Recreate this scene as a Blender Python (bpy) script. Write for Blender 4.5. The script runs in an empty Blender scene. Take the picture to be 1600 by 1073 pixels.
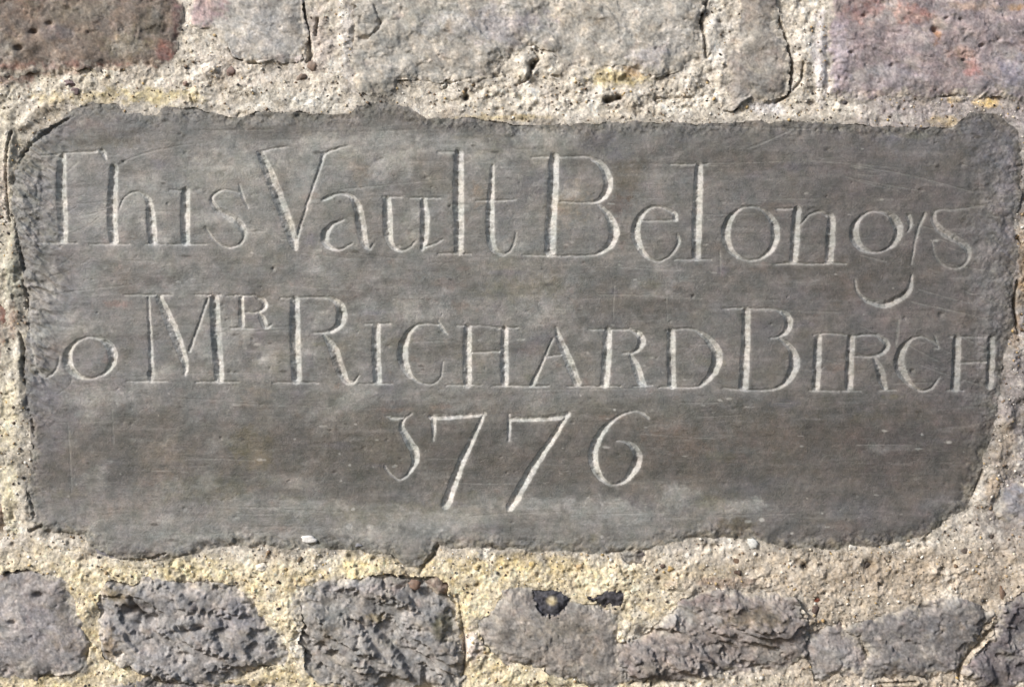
import bpy, math, random
import numpy as np

# ---------------------------------------------------------------- camera, sky, sun
sc = bpy.context.scene
S = 0.75 / 1600.0            # metres per photograph pixel (the view is 0.75 m of wall)
ZC = 1.45                    # height of the view's centre above the ground
D = 1.08
cam_d = bpy.data.cameras.new('camera'); cam = bpy.data.objects.new('camera', cam_d)
sc.collection.objects.link(cam); sc.camera = cam
cam.location = (0, -D, ZC); cam.rotation_euler = (math.radians(90), 0, 0)
cam_d.sensor_width = 36; cam_d.lens = 36 * D / 0.75
cam_d.clip_start = 0.05; cam_d.clip_end = 500

LX, LY, LZ = -0.68, -0.55, 0.49          # direction towards the sun
ln = math.sqrt(LX*LX + LY*LY + LZ*LZ); LX, LY, LZ = LX/ln, LY/ln, LZ/ln
elev = math.asin(LZ); azim = math.atan2(LX, LY)
w = bpy.data.worlds.new('World'); sc.world = w; w.use_nodes = True
nt = w.node_tree; nt.nodes.clear()
sky = nt.nodes.new('ShaderNodeTexSky'); sky.sky_type = 'NISHITA'; sky.sun_disc = False
sky.sun_elevation = elev; sky.sun_rotation = azim
sky.air_density = 1.0; sky.dust_density = 3.0; sky.ozone_density = 1.0
bg = nt.nodes.new('ShaderNodeBackground'); bg.inputs['Strength'].default_value = 0.10
wo = nt.nodes.new('ShaderNodeOutputWorld')
nt.links.new(sky.outputs[0], bg.inputs[0]); nt.links.new(bg.outputs[0], wo.inputs[0])
sun_d = bpy.data.lights.new('sun', 'SUN'); sun_d.energy = 3.6; sun_d.angle = math.radians(9.0)
sun_d.color = (1.0, 0.975, 0.935)
sun = bpy.data.objects.new('sun', sun_d); sc.collection.objects.link(sun)
from mathutils import Vector
sun.rotation_euler = Vector((LX, LY, LZ)).to_track_quat('Z', 'Y').to_euler()
sun.location = (LX*5, LY*5, ZC + LZ*5)
sc.view_settings.view_transform = 'Standard'; sc.view_settings.look = 'None'
sc.view_settings.exposure = 0.16; sc.view_settings.gamma = 1.0

# ---------------------------------------------------------------- grid (photo pixels; x right, y down)
PITCH = 1.36
def axis(lo, hi, m0, m1):
    core = np.arange(lo - 14, hi + 14, PITCH)
    def out(n):
        s, a, r = PITCH, 0.0, []
        while a < n:
            s = min(s * 1.35, 11.0); a += s; r.append(a)
        return np.array(r)
    return np.concatenate([(core[0] - out(m0))[::-1], core, core[-1] + out(m1)])
xs = axis(0, 1600, 330, 330); ys = axis(0, 1073, 300, 300)
NX, NY = len(xs), len(ys)
X, Y = np.meshgrid(xs.astype(np.float32), ys.astype(np.float32))
rng = np.random.default_rng(1776)
PERM = rng.permutation(4096).astype(np.int32); PERM = np.concatenate([PERM, PERM])
GA = rng.random(4096).astype(np.float32) * 2 * np.pi
GX, GY = np.cos(GA), np.sin(GA)
def perlin(x, y, seed=0):
    xi = np.floor(x).astype(np.int32); yi = np.floor(y).astype(np.int32)
    xf = (x - xi).astype(np.float32); yf = (y - yi).astype(np.float32)
    u = xf*xf*xf*(xf*(xf*6-15)+10); v = yf*yf*yf*(yf*(yf*6-15)+10)
    a0 = PERM[(xi + seed*57) & 4095]; a1 = PERM[(xi + 1 + seed*57) & 4095]
    y0 = (yi + seed*131) & 4095; y1 = (yi + 1 + seed*131) & 4095
    def g(a, yy, dx, dy):
        h = PERM[(a + yy) & 4095]
        return GX[h]*dx + GY[h]*dy
    n0 = g(a0, y0, xf, yf); n1 = g(a1, y0, xf-1, yf)
    n2 = g(a0, y1, xf, yf-1); n3 = g(a1, y1, xf-1, yf-1)
    t = n0 + u*(n1-n0); b = n2 + u*(n3-n2)
    return (t + v*(b-t)) * 1.5
def fbm(sx, sy=None, octs=4, seed=0, gain=0.5, rot=0.5, x=None, y=None):
    sy = sy or sx; x = X if x is None else x; y = Y if y is None else y
    out = 0; amp = 1.0; tot = 0.0; f = 1.0
    for o in range(octs):
        if sx == sy:
            c, s = math.cos(rot + o*0.9), math.sin(rot + o*0.9)
            xx, yy = (x*c - y*s)*f/sx, (x*s + y*c)*f/sy
        else:
            c, s = math.cos(rot), math.sin(rot)
            xx, yy = (x*c - y*s)*f/sx, (x*s + y*c)*f/sy
        out = out + amp*perlin(xx + 17.3*o, yy + 9.1*o, seed + o*7)
        tot += amp; amp *= gain; f *= 2.03
    return out / tot
def sstep(a, b, v):
    t = np.clip((v - a)/(b - a), 0, 1); return t*t*(3-2*t)

# ---------------------------------------------------------------- drawing tools on the grid
def window(x0, y0, x1, y1):
    i0, i1 = np.searchsorted(ys, [y0, y1]); j0, j1 = np.searchsorted(xs, [x0, x1])
    return slice(max(i0-1, 0), min(i1+1, NY)), slice(max(j0-1, 0), min(j1+1, NX))
def poly_sdf(P, px, py):                      # >0 inside
    P = np.asarray(P, np.float32); Q = np.roll(P, -1, 0)
    d2 = np.full(px.shape, 1e12, np.float32); ins = np.zeros(px.shape, bool)
    for (ax, ay), (bx, by) in zip(P, Q):
        ex, ey = bx-ax, by-ay; wx, wy = px-ax, py-ay
        t = np.clip((wx*ex + wy*ey)/(ex*ex+ey*ey+1e-9), 0, 1)
        d2 = np.minimum(d2, (wx-ex*t)**2 + (wy-ey*t)**2)
        c = ((ay > py) != (by > py))
        if by != ay: ins ^= c & (px < ex*(py-ay)/(by-ay) + ax)
    return np.where(ins, 1, -1)*np.sqrt(d2)
def smooth_path(pts, n=7):
    P = np.array([tuple(p) + ((1.3,) if len(p) == 2 else ()) for p in pts], float)
    if len(P) < 3: return P
    E = np.vstack([2*P[0]-P[1], P, 2*P[-1]-P[-2]]); out = []
    for i in range(1, len(E)-2):
        for k in range(n):
            t = k/n
            out.append(0.5*((2*E[i]) + (-E[i-1]+E[i+1])*t + (2*E[i-1]-5*E[i]+4*E[i+1]-E[i+2])*t*t + (-E[i-1]+3*E[i]-3*E[i+1]+E[i+2])*t**3))
    out.append(E[-2]); out = np.array(out); out[:, 2] = np.maximum(out[:, 2], 0.5)
    return out
def stroke(field, pts, smooth=True, px=None, py=None, cut=None, grow=0.0):   # field = max over strokes of (half width - distance)
    px = X if px is None else px; py = Y if py is None else py
    P = smooth_path(pts) if smooth else np.array([tuple(p) + ((1.3,) if len(p) == 2 else ()) for p in pts], float)
    for a, b in zip(P[:-1], P[1:]):
        m = max(a[2], b[2]) + 5
        sl = window(min(a[0], b[0])-m, min(a[1], b[1])-m, max(a[0], b[0])+m, max(a[1], b[1])+m)
        x, y = px[sl], py[sl]; ex, ey = b[0]-a[0], b[1]-a[1]
        t = np.clip(((x-a[0])*ex + (y-a[1])*ey)/(ex*ex+ey*ey+1e-9), 0, 1)
        v = a[2] + (b[2]-a[2])*t - np.sqrt((x-a[0]-ex*t)**2 + (y-a[1]-ey*t)**2)
        if cut is not None:
            v = v + grow; rr = a[2] + (b[2]-a[2])*t + grow
            side = np.clip(((x-a[0]-ex*t)*0.82 + (y-a[1]-ey*t)*0.57)/rr, -1, 1)
            g = v*(1 - 0.58*side); cs = cut[sl]; cs[...] = np.maximum(cs, g)
            ws = WID[sl]; ws[...] = np.where(v > -1.2, np.maximum(ws, rr), ws)
        field[sl] = np.maximum(field[sl], v)
def stamp(field, x, y, rx, ry, amp, rot=0.0, p=2.0):
    m = max(rx, ry)*2.2
    sl = window(x-m, y-m, x+m, y+m); c, s = math.cos(rot), math.sin(rot)
    u = ((X[sl]-x)*c + (Y[sl]-y)*s)/rx; v = (-(X[sl]-x)*s + (Y[sl]-y)*c)/ry
    field[sl] += amp*np.exp(-np.power(u*u + v*v, p/2))
def lin(c):
    c = np.asarray(c, float)/255.0
    return np.where(c <= 0.04045, c/12.92, ((c+0.055)/1.055)**2.4).astype(np.float32)
def blend(C, m, col):
    c = lin(col); m = np.clip(m, 0, 1)[..., None]; C += (c - C)*m
NB1 = fbm(38, octs=4, seed=301); NB2 = fbm(11, octs=3, seed=302); NB3 = fbm(4.2, octs=2, seed=303)
def patch(C, x, y, rx, ry, col, k=1.0, rot=0.0, soft=0.5):  # irregular stain
    m = max(rx, ry)*1.9
    sl = window(x-m, y-m, x+m, y+m); c, s = math.cos(rot), math.sin(rot)
    u = ((X[sl]-x)*c + (Y[sl]-y)*s)/rx; v = (-(X[sl]-x)*s + (Y[sl]-y)*c)/ry
    r = np.sqrt(u*u+v*v) + NB1[sl]*0.9 + NB2[sl]*0.75 + NB3[sl]*.3
    a = (1-sstep(1-soft*1.2, 1+soft*0.6, r))*k
    sub = C[sl]; sub += (lin(col)-sub)*a[..., None]

# ---------------------------------------------------------------- outlines
W1x = fbm(34, octs=5, seed=11, gain=0.6); W1y = fbm(34, octs=5, seed=23, gain=0.6)
J1, J2 = fbm(8.5, octs=2, seed=31), fbm(8.5, octs=2, seed=33)
XB, YB = X + 15*W1x + 3.2*J1, Y + 15*W1y + 3.2*J2            # warped coordinates give broken edges
XS, YS = X + 6*W1x + 1.0*J1, Y + 8*W1y + 1.0*J2
SLAB = [(24,262),(34,232),(60,205),(92,190),(112,172),(135,163),(183,162),(194,176),(246,180),(252,168),(300,170),(345,180),
 (372,184),(392,176),(470,176),(545,180),(560,166),(600,160),(640,168),(668,184),(760,186),(800,195),(900,194),(1000,190),(1100,193),
 (1200,190),(1300,192),(1400,198),(1490,200),(1512,176),(1560,178),(1592,205),(1597,300),(1586,345),(1592,400),(1582,440),
 (1584,500),(1568,560),(1562,620),(1552,680),(1532,730),(1512,792),(1440,838),(1385,852),(1300,857),(1230,856),(1190,846),
 (1140,838),(1100,838),(1060,846),(1010,858),(960,864),(870,862),(790,858),(716,858),(684,853),(672,870),(656,886),(634,886),
 (610,866),(540,858),(470,858),(400,852),(375,850),(300,866),(240,878),(180,872),(150,862),(130,836),(70,830),(44,812),
 (42,760),(52,700),(38,640),(36,560),(44,500),(34,430),(24,370),(18,310)]
BR = {}   # name -> (outline, base colour, height, flakiness)
BR['nw']  = ([(-170,-30),(283,-42),(284,40),(274,86),(252,106),(170,110),(70,112),(20,116),(-170,112)], (134,122,114), 5, .5)
BR['n1']  = ([(296,-42),(470,-42),(474,20),(480,60),(474,92),(440,100),(400,98),(370,90),(346,66),(338,48),(298,40)], (186,183,180), 4, .5)
BR['n2']  = ([(556,-42),(1106,-42),(1094,30),(1100,76),(1064,108),(1016,121),(985,100),(920,102),(880,90),(846,76),(822,72),(800,80),
              (778,104),(770,122),(720,124),(690,130),(668,128),(622,126),(612,150),(590,152),(560,150),(548,100)], (182,178,172), 6, .6)
BR['n3']  = ([(1164,-42),(1206,-42),(1216,30),(1228,66),(1236,108),(1226,148),(1200,158),(1174,152),(1156,166),(1138,170),(1136,100),(1150,40)], (158,152,148), 7, .5)
BR['n4']  = ([(1294,-42),(1830,-42),(1830,142),(1560,150),(1480,150),(1400,154),(1330,154),(1296,148)], (160,148,152), 5, .5)
BR['s0']  = ([(-170,888),(60,900),(100,908),(116,960),(132,1010),(126,1042),(60,1054),(-170,1056)], (168,163,164), 6, .6)
BR['s1']  = ([(158,936),(170,918),(240,912),(330,915),(372,925),(396,950),(415,985),(442,1012),(440,1032),(402,1036),(370,1056),(300,1066),(240,1052),(168,1026),(160,980)], (168,165,166), 8, 1.3)
BR['s2']  = ([(476,930),(500,912),(600,905),(672,906),(700,940),(712,1000),(719,1050),(708,1078),(600,1078),(540,1068),(500,1062),(480,1042),(476,980)], (164,161,160), 8, 1.3)
BR['s3']  = ([(752,975),(788,930),(830,924),(880,948),(935,950),(958,964),(956,1000),(968,1028),(984,1046),(950,1078),(905,1060),(850,1042),(790,1030),(762,1002)], (164,158,154), 7, .8)
BR['s4']  = ([(962,1012),(1000,1000),(1065,945),(1110,930),(1200,930),(1240,940),(1258,985),(1254,1022),(1220,1044),(1150,1050),(1080,1056),(1020,1064),(985,1052)], (158,150,148), 9, 1.3)
BR['s5']  = ([(1330,980),(1420,955),(1480,937),(1512,940),(1545,960),(1532,985),(1502,1020),(1490,1050),(1352,1056),(1364,1016)], (146,142,142), 7, 1.2)
BR['s6']  = ([(1566,952),(1600,936),(1830,925),(1830,1060),(1540,1074),(1510,1048),(1548,1004)], (130,124,128), 6, 1.2)
BR['s7']  = ([(1270,990),(1310,984),(1342,1000),(1348,1050),(1280,1056),(1266,1030)], (164,158,158), 3, 1.0)
BR['e1']  = ([(1556,775),(1578,752),(1830,745),(1830,814),(1590,820),(1560,812),(1550,795)], (150,147,152), 4, .8)
BR['e2']  = ([(1612,330),(1830,325),(1830,470),(1608,480)], (140,124,128), 3, .8)
BR['e3']  = ([(1610,520),(1830,520),(1830,690),(1604,690)], (150,132,122), 3, .8)
BR['w1']  = ([(-170,468),(-2,474),(5,500),(4,560),(-6,576),(-170,580)], (138,110,100), -1, .8)
BR['w2']  = ([(-170,770),(-4,774),(5,800),(2,846),(-170,848)], (134,116,98), -1, .8)
BR['w3']  = ([(-170,160),(-22,160),(-22,300),(-170,300)], (142,130,126), 3, .8)
BR['w4']  = ([(-170,620),(-24,622),(-26,740),(-170,742)], (150,144,146), 3, .8)
BR['w5']  = ([(-170,330),(-24,330),(-24,440),(-170,440)], (150,140,140), 3, .8)
BR['s8']  = ([(226,1066),(300,1072),(520,1086),(520,1230),(90,1230),(90,1100)], (140,136,138), 4, 1.0)
FR = {'f1': 'flint_nodule', 'f2': 'flint_nodule', 'f3': 'slate_chip', 'f4': 'slate_chip', 'f5': 'flint_nodule'}
BR['f1'] = ([(833,922),(852,918),(878,922),(894,930),(892,950),(876,962),(858,964),(842,952)], (62,63,72), 5, .2)
BR['f2'] = ([(908,924),(930,930),(960,922),(976,928),(972,944),(952,950),(930,942),(912,936)], (66,64,72), 4, .2)
BR['f3'] = ([(968,862),(990,858),(1012,872),(1006,880),(985,880),(972,874)], (112,110,112), 5, .2)
BR['f4'] = ([(596,905),(624,900),(640,912),(626,922),(600,920)], (150,140,136), 3, .3)
BR['f5'] = ([(662,906),(686,900),(702,914),(700,934),(682,936),(668,922)], (128,112,104), 4, .3)
k = 0
prs = random.Random(5)
for r, (ya, yb) in enumerate([(-215,-68), (1092,1232), (-380,-240), (1256,1400)]):
    x = -380 + (r % 2)*(-90)
    while x < 1980:
        wd = prs.choice([205, 230, 430, 460]); x2 = x + wd
        if not (ya == 1092 and x < 530 and x2 > 80):
            j = lambda: prs.uniform(-6, 6)
            g = prs.randint(130, 172)
            BR['o%d' % k] = ([(x+j(),ya+j()),((x+x2)/2,ya+j()),(x2+j(),ya+j()),(x2+j(),(ya+yb)/2),(x2+j(),yb+j()),((x+x2)/2,yb+j()),(x+j(),yb+j()),(x+j(),(ya+yb)/2)],
                             (g+prs.randint(-4,14), g-4, g+prs.randint(-8,6)), prs.uniform(3,6), 1.0); k += 1
        x = x2 + prs.uniform(24, 38)
for cx0, cx1 in ((-400, -200), (1860, 2060)):
    yy = -40
    while yy < 1060:
        g = prs.randint(130, 168)
        BR['o%d' % k] = ([(cx0,yy),(cx1,yy+3),(cx1,yy+138),(cx0+3,yy+136)], (g+8, g-2, g), 4, 1.0); k += 1
        yy += 164

# ---------------------------------------------------------------- writing: strokes as (x, y, half width)
def ell(cx, cy, rx, ry, wl, wr, wt=1.4, rot=0.0, n=20):
    o = []
    for i in range(n+1):
        a = 2*math.pi*i/n; c, s = math.cos(a), math.sin(a)
        wside = (wr if c > 0 else wl); hw = wt + (wside - wt)*abs(c)**2.2
        o.append((cx + rx*c*math.cos(rot) - ry*s*math.sin(rot), cy + rx*c*math.sin(rot) + ry*s*math.cos(rot), hw))
    return o
def base(x0, x1, y, xc, wc=4.0, up=7.0):      # serif hairline with a flare into the stem
    return [[(x0, y, .7), (xc-4, y-.5, 1.3), (xc+4, y-.5, 1.3), (x1, y, .7)], [(xc, y-up-3, wc+1.2), (xc, y-1.5, wc-1.0)]]
L = []
def letter(ch, line, kind, *strokes):
    st = []
    for s in strokes: st += (s if isinstance(s[0], list) else [s])
    L.append((ch, line, kind, st))
letter('T','first','capital', [(97,246,6.5),(96,300,7.5),(98,345,7.2),(99,374,6.5)], [(66,244,.9),(110,239,1.3),(150,237,1.8)], [(155,235,1.3),(161,238,3.8),(166,250,.8)], base(60,120,380,99))
letter('h','first','small', [(178,262,6.2),(176,300,7),(175,345,7.4),(178,376,6.5)], base(140,202,382,178), [(187,326,.9),(194,309,1.2),(210,300,1.4),(224,304,2.2),(233,316,4.8),(236,345,7),(239,378,6.2)], base(226,258,382,240,3.5))
letter('i','first','small', [(290,299,6.5),(289,340,7.2),(290,378,6.2)], [(266,297,.8),(284,298,1.6)], base(262,322,382,289))
letter('s','first','small', [(374,302,.9),(360,298,1.1),(345,298,1.6),(333,305,2.4),(331,315,3.2),(339,327,4.2),(353,336,5.8),(368,344,6),(379,356,5),(382,367,3.4),(377,379,2),(364,386,1.6),(350,385,1.5),(336,376,1.5),(325,362,2),(321,356,2.2)], [(374,288,.8),(378,305,2.4),(388,325,.9)])
letter('V','first','capital', [(408,242,5.5),(424,280,8.2),(443,330,8.4),(457,372,7.5),(461,387,4.5)], [(506,241,3),(498,268,2),(480,320,1.9),(464,374,2.2)], [(404,238,2),(425,233,1.4),(450,229,.9)], [(504,241,2.6),(520,235,1.8),(542,228,.8)])
letter('a','first','small', [(504,313,1.6),(514,308,3.6),(530,303,1.9),(548,307,3.2),(559,324,6),(564,350,7),(569,378,5.4),(577,389,2.2),(584,381,1.0)], [(537,343,1.2),(521,350,3),(509,364,6),(508,378,5.4),(518,388,2.8),(532,390,1.6),(551,380,1.0)])
letter('u','first','small', [(605,312,5.6),(606,340,7),(607,368,6.2),(613,384,4),(625,392,2),(639,388,1.1),(649,377,.9)], [(600,309,1.6),(628,308,1.2)], [(662,313,4.6),(664,340,6.5),(663,370,6.2),(660,389,3)], [(640,310,.9),(662,310,1.8),(687,310,1.1)], [(665,386,2.2),(680,381,1.4),(692,374,.9)])
letter('l','first','small', [(717,240,7),(716,300,8),(717,350,7.4),(717,392,6.8)], [(684,238,.8),(722,238,1.4)], base(685,736,397,717,4.6,9))
letter('t','first','small', [(770,259,2.2),(768,290,4),(766,340,6.2),(767,374,6),(774,392,4),(789,397,2.4),(801,386,1.5),(807,363,.9)], [(744,314,1.0),(775,314,1.6),(806,312,1.2)])
letter('B','first','capital', [(866,246,7.2),(864,300,8),(861,350,8),(860,392,8.2)], [(831,246,1.0),(880,245,1.4),(922,245,1.6)], [(920,245,1.5),(940,258,4.6),(950,280,7),(948,300,6),(935,314,3),(915,317,1.4),(874,316,.8)], [(934,320,1.6),(950,335,4.4),(960,360,7.6),(955,380,6.2),(940,393,3),(924,399,1.5),(870,400,1.3),(817,399,1.0)])
letter('e','first','small', [(1056,343,3.8),(1053,333,3.2),(1030,323,1.5),(1011,328,2.8),(998,343,5),(993,363,7),(999,385,5),(1012,402,2.4),(1030,408,1.4),(1048,399,1.4),(1060,380,2.6),(1058,366,1.2)], [(1002,345,.9),(1054,345,1.0)])
letter('l','first','small', [(1092,259,5.6),(1091,300,6.6),(1089,350,6.8),(1088,402,6.2)], [(1048,257,.8),(1088,257,1.3),(1106,256,.9)], base(1054,1112,406,1088))
letter('o','first','small', ell(1173,365,39,42,6.8,6.4))
letter('n','first','small', [(1246,328,5.8),(1243,365,6.8),(1240,406,6.2)], [(1214,327,1.5),(1238,326,1.5)], [(1252,351,.9),(1264,337,1.3),(1280,331,1.6),(1291,335,2.4),(1299,340,5.2),(1298,372,6.6),(1296,406,6)], [(1211,413,1.0),(1240,411,1.6),(1270,413,1.3),(1296,411,1.6),(1322,413,.8)])
letter('g','first','small', ell(1369,362,35,32,7,7.4,1.5,-.25), [(1445,334,2.4),(1434,362,1.9),(1424,412,1.0)], [(1425,430,1.6),(1420,453,4.0),(1402,468,5.2),(1380,475,5.4),(1356,470,3),(1341,456,1.8),(1336,438,1.2)])
letter("'",'first','apostrophe', [(1420,337,3.4),(1423,352,2.6),(1418,362,.8)])
letter('s','first','small', [(1549,318,.7),(1500,327,.8),(1468,328,1.4),(1459,338,3),(1465,355,5),(1484,369,5.6),(1505,381,5),(1514,393,3.8),(1510,410,2),(1495,419,1.5),(1475,415,1),(1462,400,.9),(1457,378,.7)])
letter('t','second','small', [(44,505,1.2),(48,535,1.8),(53,562,2.8),(59,580,3),(70,589,2.6),(82,585,2),(90,572,1.6),(93,556,.9)])
letter('o','second','small', ell(141,559,36,32,7.2,7.2,1.5,-.2))
letter('M','second','capital', [(232,464,1.9),(235,530,2.6),(237,585,3.6)], base(198,262,596,236,4.6,9), [(195,461,.9),(240,461,1.3),(268,461,1.0)], [(249,465,5.4),(264,500,7.6),(281,542,7.2),(290,572,4.2),(289,585,1.6)], [(325,466,2),(311,508,2),(296,548,2.4)], [(335,467,7),(338,530,7.8),(343,592,6.6)], [(303,461,.9),(344,461,1.4)], base(306,372,597,343,4.6))
letter('R','second','small raised', [(377,466,3.8),(378,508,3.8)], [(354,462,.8),(378,462,1.2),(400,462,1.2)], [(399,463,1.3),(412,470,3.6),(413,480,3.6),(402,488,1.6),(384,488,.9)], [(404,488,1.6),(411,499,4.4),(416,511,3.6),(426,507,1.0)], base(359,394,513,378,2.6,4))
letter('R','second','capital', [(461,469,6.6),(461,530,7.8),(464,592,7)], [(438,466,1.0),(480,465,1.5),(515,465,1.8)], [(513,465,1.6),(529,474,5.4),(534,491,8),(530,508,6.2),(515,518,3),(490,520,1.1)], [(507,524,1.8),(521,545,6.6),(531,574,7.2),(540,594,5.2),(552,598,2.4),(561,587,1.2)], base(427,497,598,464,5,9))
letter('I','second','small capital', [(588,509,5.8),(588,550,6.2),(590,596,5.8)], [(569,507,1.0),(609,506,1.3)], base(560,613,600,590))
letter('C','second','small capital', [(688,508,1.4),(670,506,1.3),(651,509,2.2),(638,521,4.4),(629,546,7.8),(632,570,6.8),(642,588,3),(658,598,1.5),(675,600,1.1),(688,590,1),(693,566,.8)], [(685,500,.8),(690,512,2.4),(699,522,1.4)])
letter('H','second','small capital', [(731,512,5.6),(730,555,6.4),(731,600,5.8)], [(714,509,1.3),(747,509,1.3),(782,512,.8)], base(697,752,602,731,4.4), [(737,551,1.3),(784,549,1.5)], [(789,514,5),(788,555,6),(789,598,5.6)], [(776,513,1.2),(809,512,1.3)], base(768,826,603,789))
letter('A','second','small capital', [(864,529,1.5),(846,570,2.1),(832,601,3.8)], [(869,511,1.6),(875,532,5),(888,562,6.2),(902,597,6)], [(853,557,1.2),(880,554,1.3)], [(800,604,.9),(838,604,1.3),(858,603,.7)], [(888,604,1.1),(926,603,.8)])
letter('R','second','small capital', [(950,517,5.8),(948,560,6.6),(945,600,6.4)], [(920,515,.9),(985,515,1.5)], [(984,514,2),(998,522,4.6),(1003,533,5.8),(998,545,4),(988,551,2),(972,552,.9)], [(984,552,1.6),(994,572,5.8),(1001,594,5.8),(1008,602,2.4)], base(924,970,604,946), [(990,604,.9),(1020,602,.9)])
letter('D','second','small capital', [(1049,518,5.6),(1049,560,6.2),(1050,602,5.8)], [(1042,517,1.6),(1069,513,1.6),(1089,516,1.2)], [(1087,516,1.4),(1105,528,4.8),(1118,545,7),(1121,561,7.8),(1115,580,6.6),(1100,598,3),(1084,605,1.4),(1030,605,1.0)])
letter('B','second','capital', [(1166,486,5.8),(1165,540,6.6),(1162,604,7)], [(1130,482,.9),(1180,482,1.4),(1215,483,1.4)], [(1213,483,1.4),(1228,492,4.6),(1233,505,6),(1228,518,4),(1215,527,1.8),(1204,528,.9)], [(1219,529,1.6),(1236,545,5),(1242,566,7.8),(1236,585,6.6),(1222,602,3),(1200,609,1.5),(1160,609,1.1),(1130,606,.8)])
letter('I','second','small capital', [(1279,527,5),(1277,565,5.8),(1275,606,5.6)], [(1272,523,1.2),(1296,521,1.2),(1322,524,.9)], [(1264,610,1.0),(1310,611,1.1)])
letter('R','second','small capital', [(1330,528,5.4),(1328,565,6),(1327,605,5.6)], [(1334,525,1.4),(1365,523,2),(1381,531,3.8),(1386,541,4),(1378,552,3),(1360,557,1.8),(1332,556,1.3)], [(1366,560,1.6),(1374,575,5.4),(1379,595,5.6),(1383,607,3.4)], [(1316,610,1.0),(1345,611,.9)], [(1372,610,1.0),(1400,609,.8)])
letter('C','second','small capital', [(1466,540,1.4),(1455,532,1.4),(1440,526,1.4),(1422,531,2.4),(1410,546,6),(1405,566,7.8),(1411,585,6.6),(1425,602,3),(1440,610,1.9),(1455,606,1.8),(1467,590,.9)], [(1461,524,.8),(1466,543,1.4)])
letter('H','second','small capital', [(1495,528,5.8),(1494,565,6.6),(1492,606,6)], [(1484,526,1.1),(1540,527,.6)], [(1500,567,1.1),(1543,565,1.1)], [(1549,530,5.4),(1548,565,6),(1546,603,5.4)], [(1480,610,.9),(1506,610,.8)])
letter('1','third','digit', [(604,650,.9),(615,653,2.4),(630,652,1.0)], [(644,646,1.2),(631,655,2),(628,668,3.6),(637,686,5.4),(647,703,6.6),(649,718,5.6),(643,733,3),(633,745,1.8),(622,748,1.4),(610,740,1.4),(602,729,1.8)])
letter('7','third','digit', [(674,651,4.2),(700,651,4),(730,649,3.4),(758,647,2.4)], [(677,650,3.6),(678,670,2.8),(677,688,1.2)], [(757,645,2.4),(741,680,4),(718,730,6.2),(697,788,7.2)])
letter('7','third','digit', [(795,649,2.6),(796,670,3),(795,688,1.2)], [(796,655,3),(840,654,3.8),(884,650,4.6)], [(888,646,3.4),(866,681,4.4),(832,732,6.6),(801,786,6.6),(795,796,3)])
letter('6','third','digit', [(1013,653,1.8),(1002,644,1.6),(985,643,1.4),(960,655,2.2),(940,676,5.2),(927,706,7),(932,735,5.6),(945,752,2.6),(960,757,1.6),(979,748,4),(992,730,7),(997,712,6.6),(990,699,4.6),(980,691,2.4),(964,688,.9)])

XL, YL = X + 1.6*fbm(14, octs=3, seed=41, gain=.7), Y + 1.6*fbm(14, octs=3, seed=43, gain=.7)
CUT = np.full(X.shape, -99.0, np.float32); WID = np.zeros(X.shape, np.float32)
LF = np.full(X.shape, -99.0, np.float32); LID = np.full(X.shape, -1, np.int32)
for i, (ch, line, kind, st) in enumerate(L):
    f = np.full(X.shape, -99.0, np.float32)
    for s in st: stroke(f, s, px=XL, py=YL, cut=CUT, grow=0.85)
    win = f > LF; LF = np.where(win, f, LF); LID[win & (f > -1.5)] = i

# ---------------------------------------------------------------- relief, in pixels towards the viewer
SD = poly_sdf(SLAB, XS, YS)
n_big = fbm(260, octs=3, seed=51); n_mid = fbm(46, octs=4, seed=53); n_fine = fbm(7, octs=3, seed=55)
strk = fbm(150, 3.2, octs=2, seed=57, rot=0.03); strk2 = fbm(60, 5.5, octs=2, seed=59, rot=-0.05)
rough_rim = np.maximum(1-sstep(10, 62, X + 10*n_mid - 25), 1-sstep(4, 26, SD + 8*n_mid))
rough_rim = np.maximum(rough_rim, sstep(1520, 1560, X + 14*n_mid)*0.45)
flk = fbm(42, 13, octs=4, seed=61, rot=-0.75, gain=.6)
def terrace(v, n, sharp=0.82):
    q = v*n; fq = np.floor(q); r = q - fq
    return (fq + sstep(sharp, 1.0, r))/n
n_15 = fbm(17, octs=3, seed=56)
Hs = 2.2*n_big + 1.1*n_mid + 0.35*n_15 + 0.14*n_fine + 0.16*strk + 0.12*strk2
Hs += rough_rim*(5.0*terrace(flk, 5, .6) + 1.3*n_fine + 1.6*n_15 - 0.4)
Hs -= (1.2 + 4.0*sstep(800, 840, Y) + 2.5*sstep(70, 40, X))*np.exp(-np.maximum(SD, 0)/5.0)*(0.4 + 1.2*sstep(-.2, .3, NB1))
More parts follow.
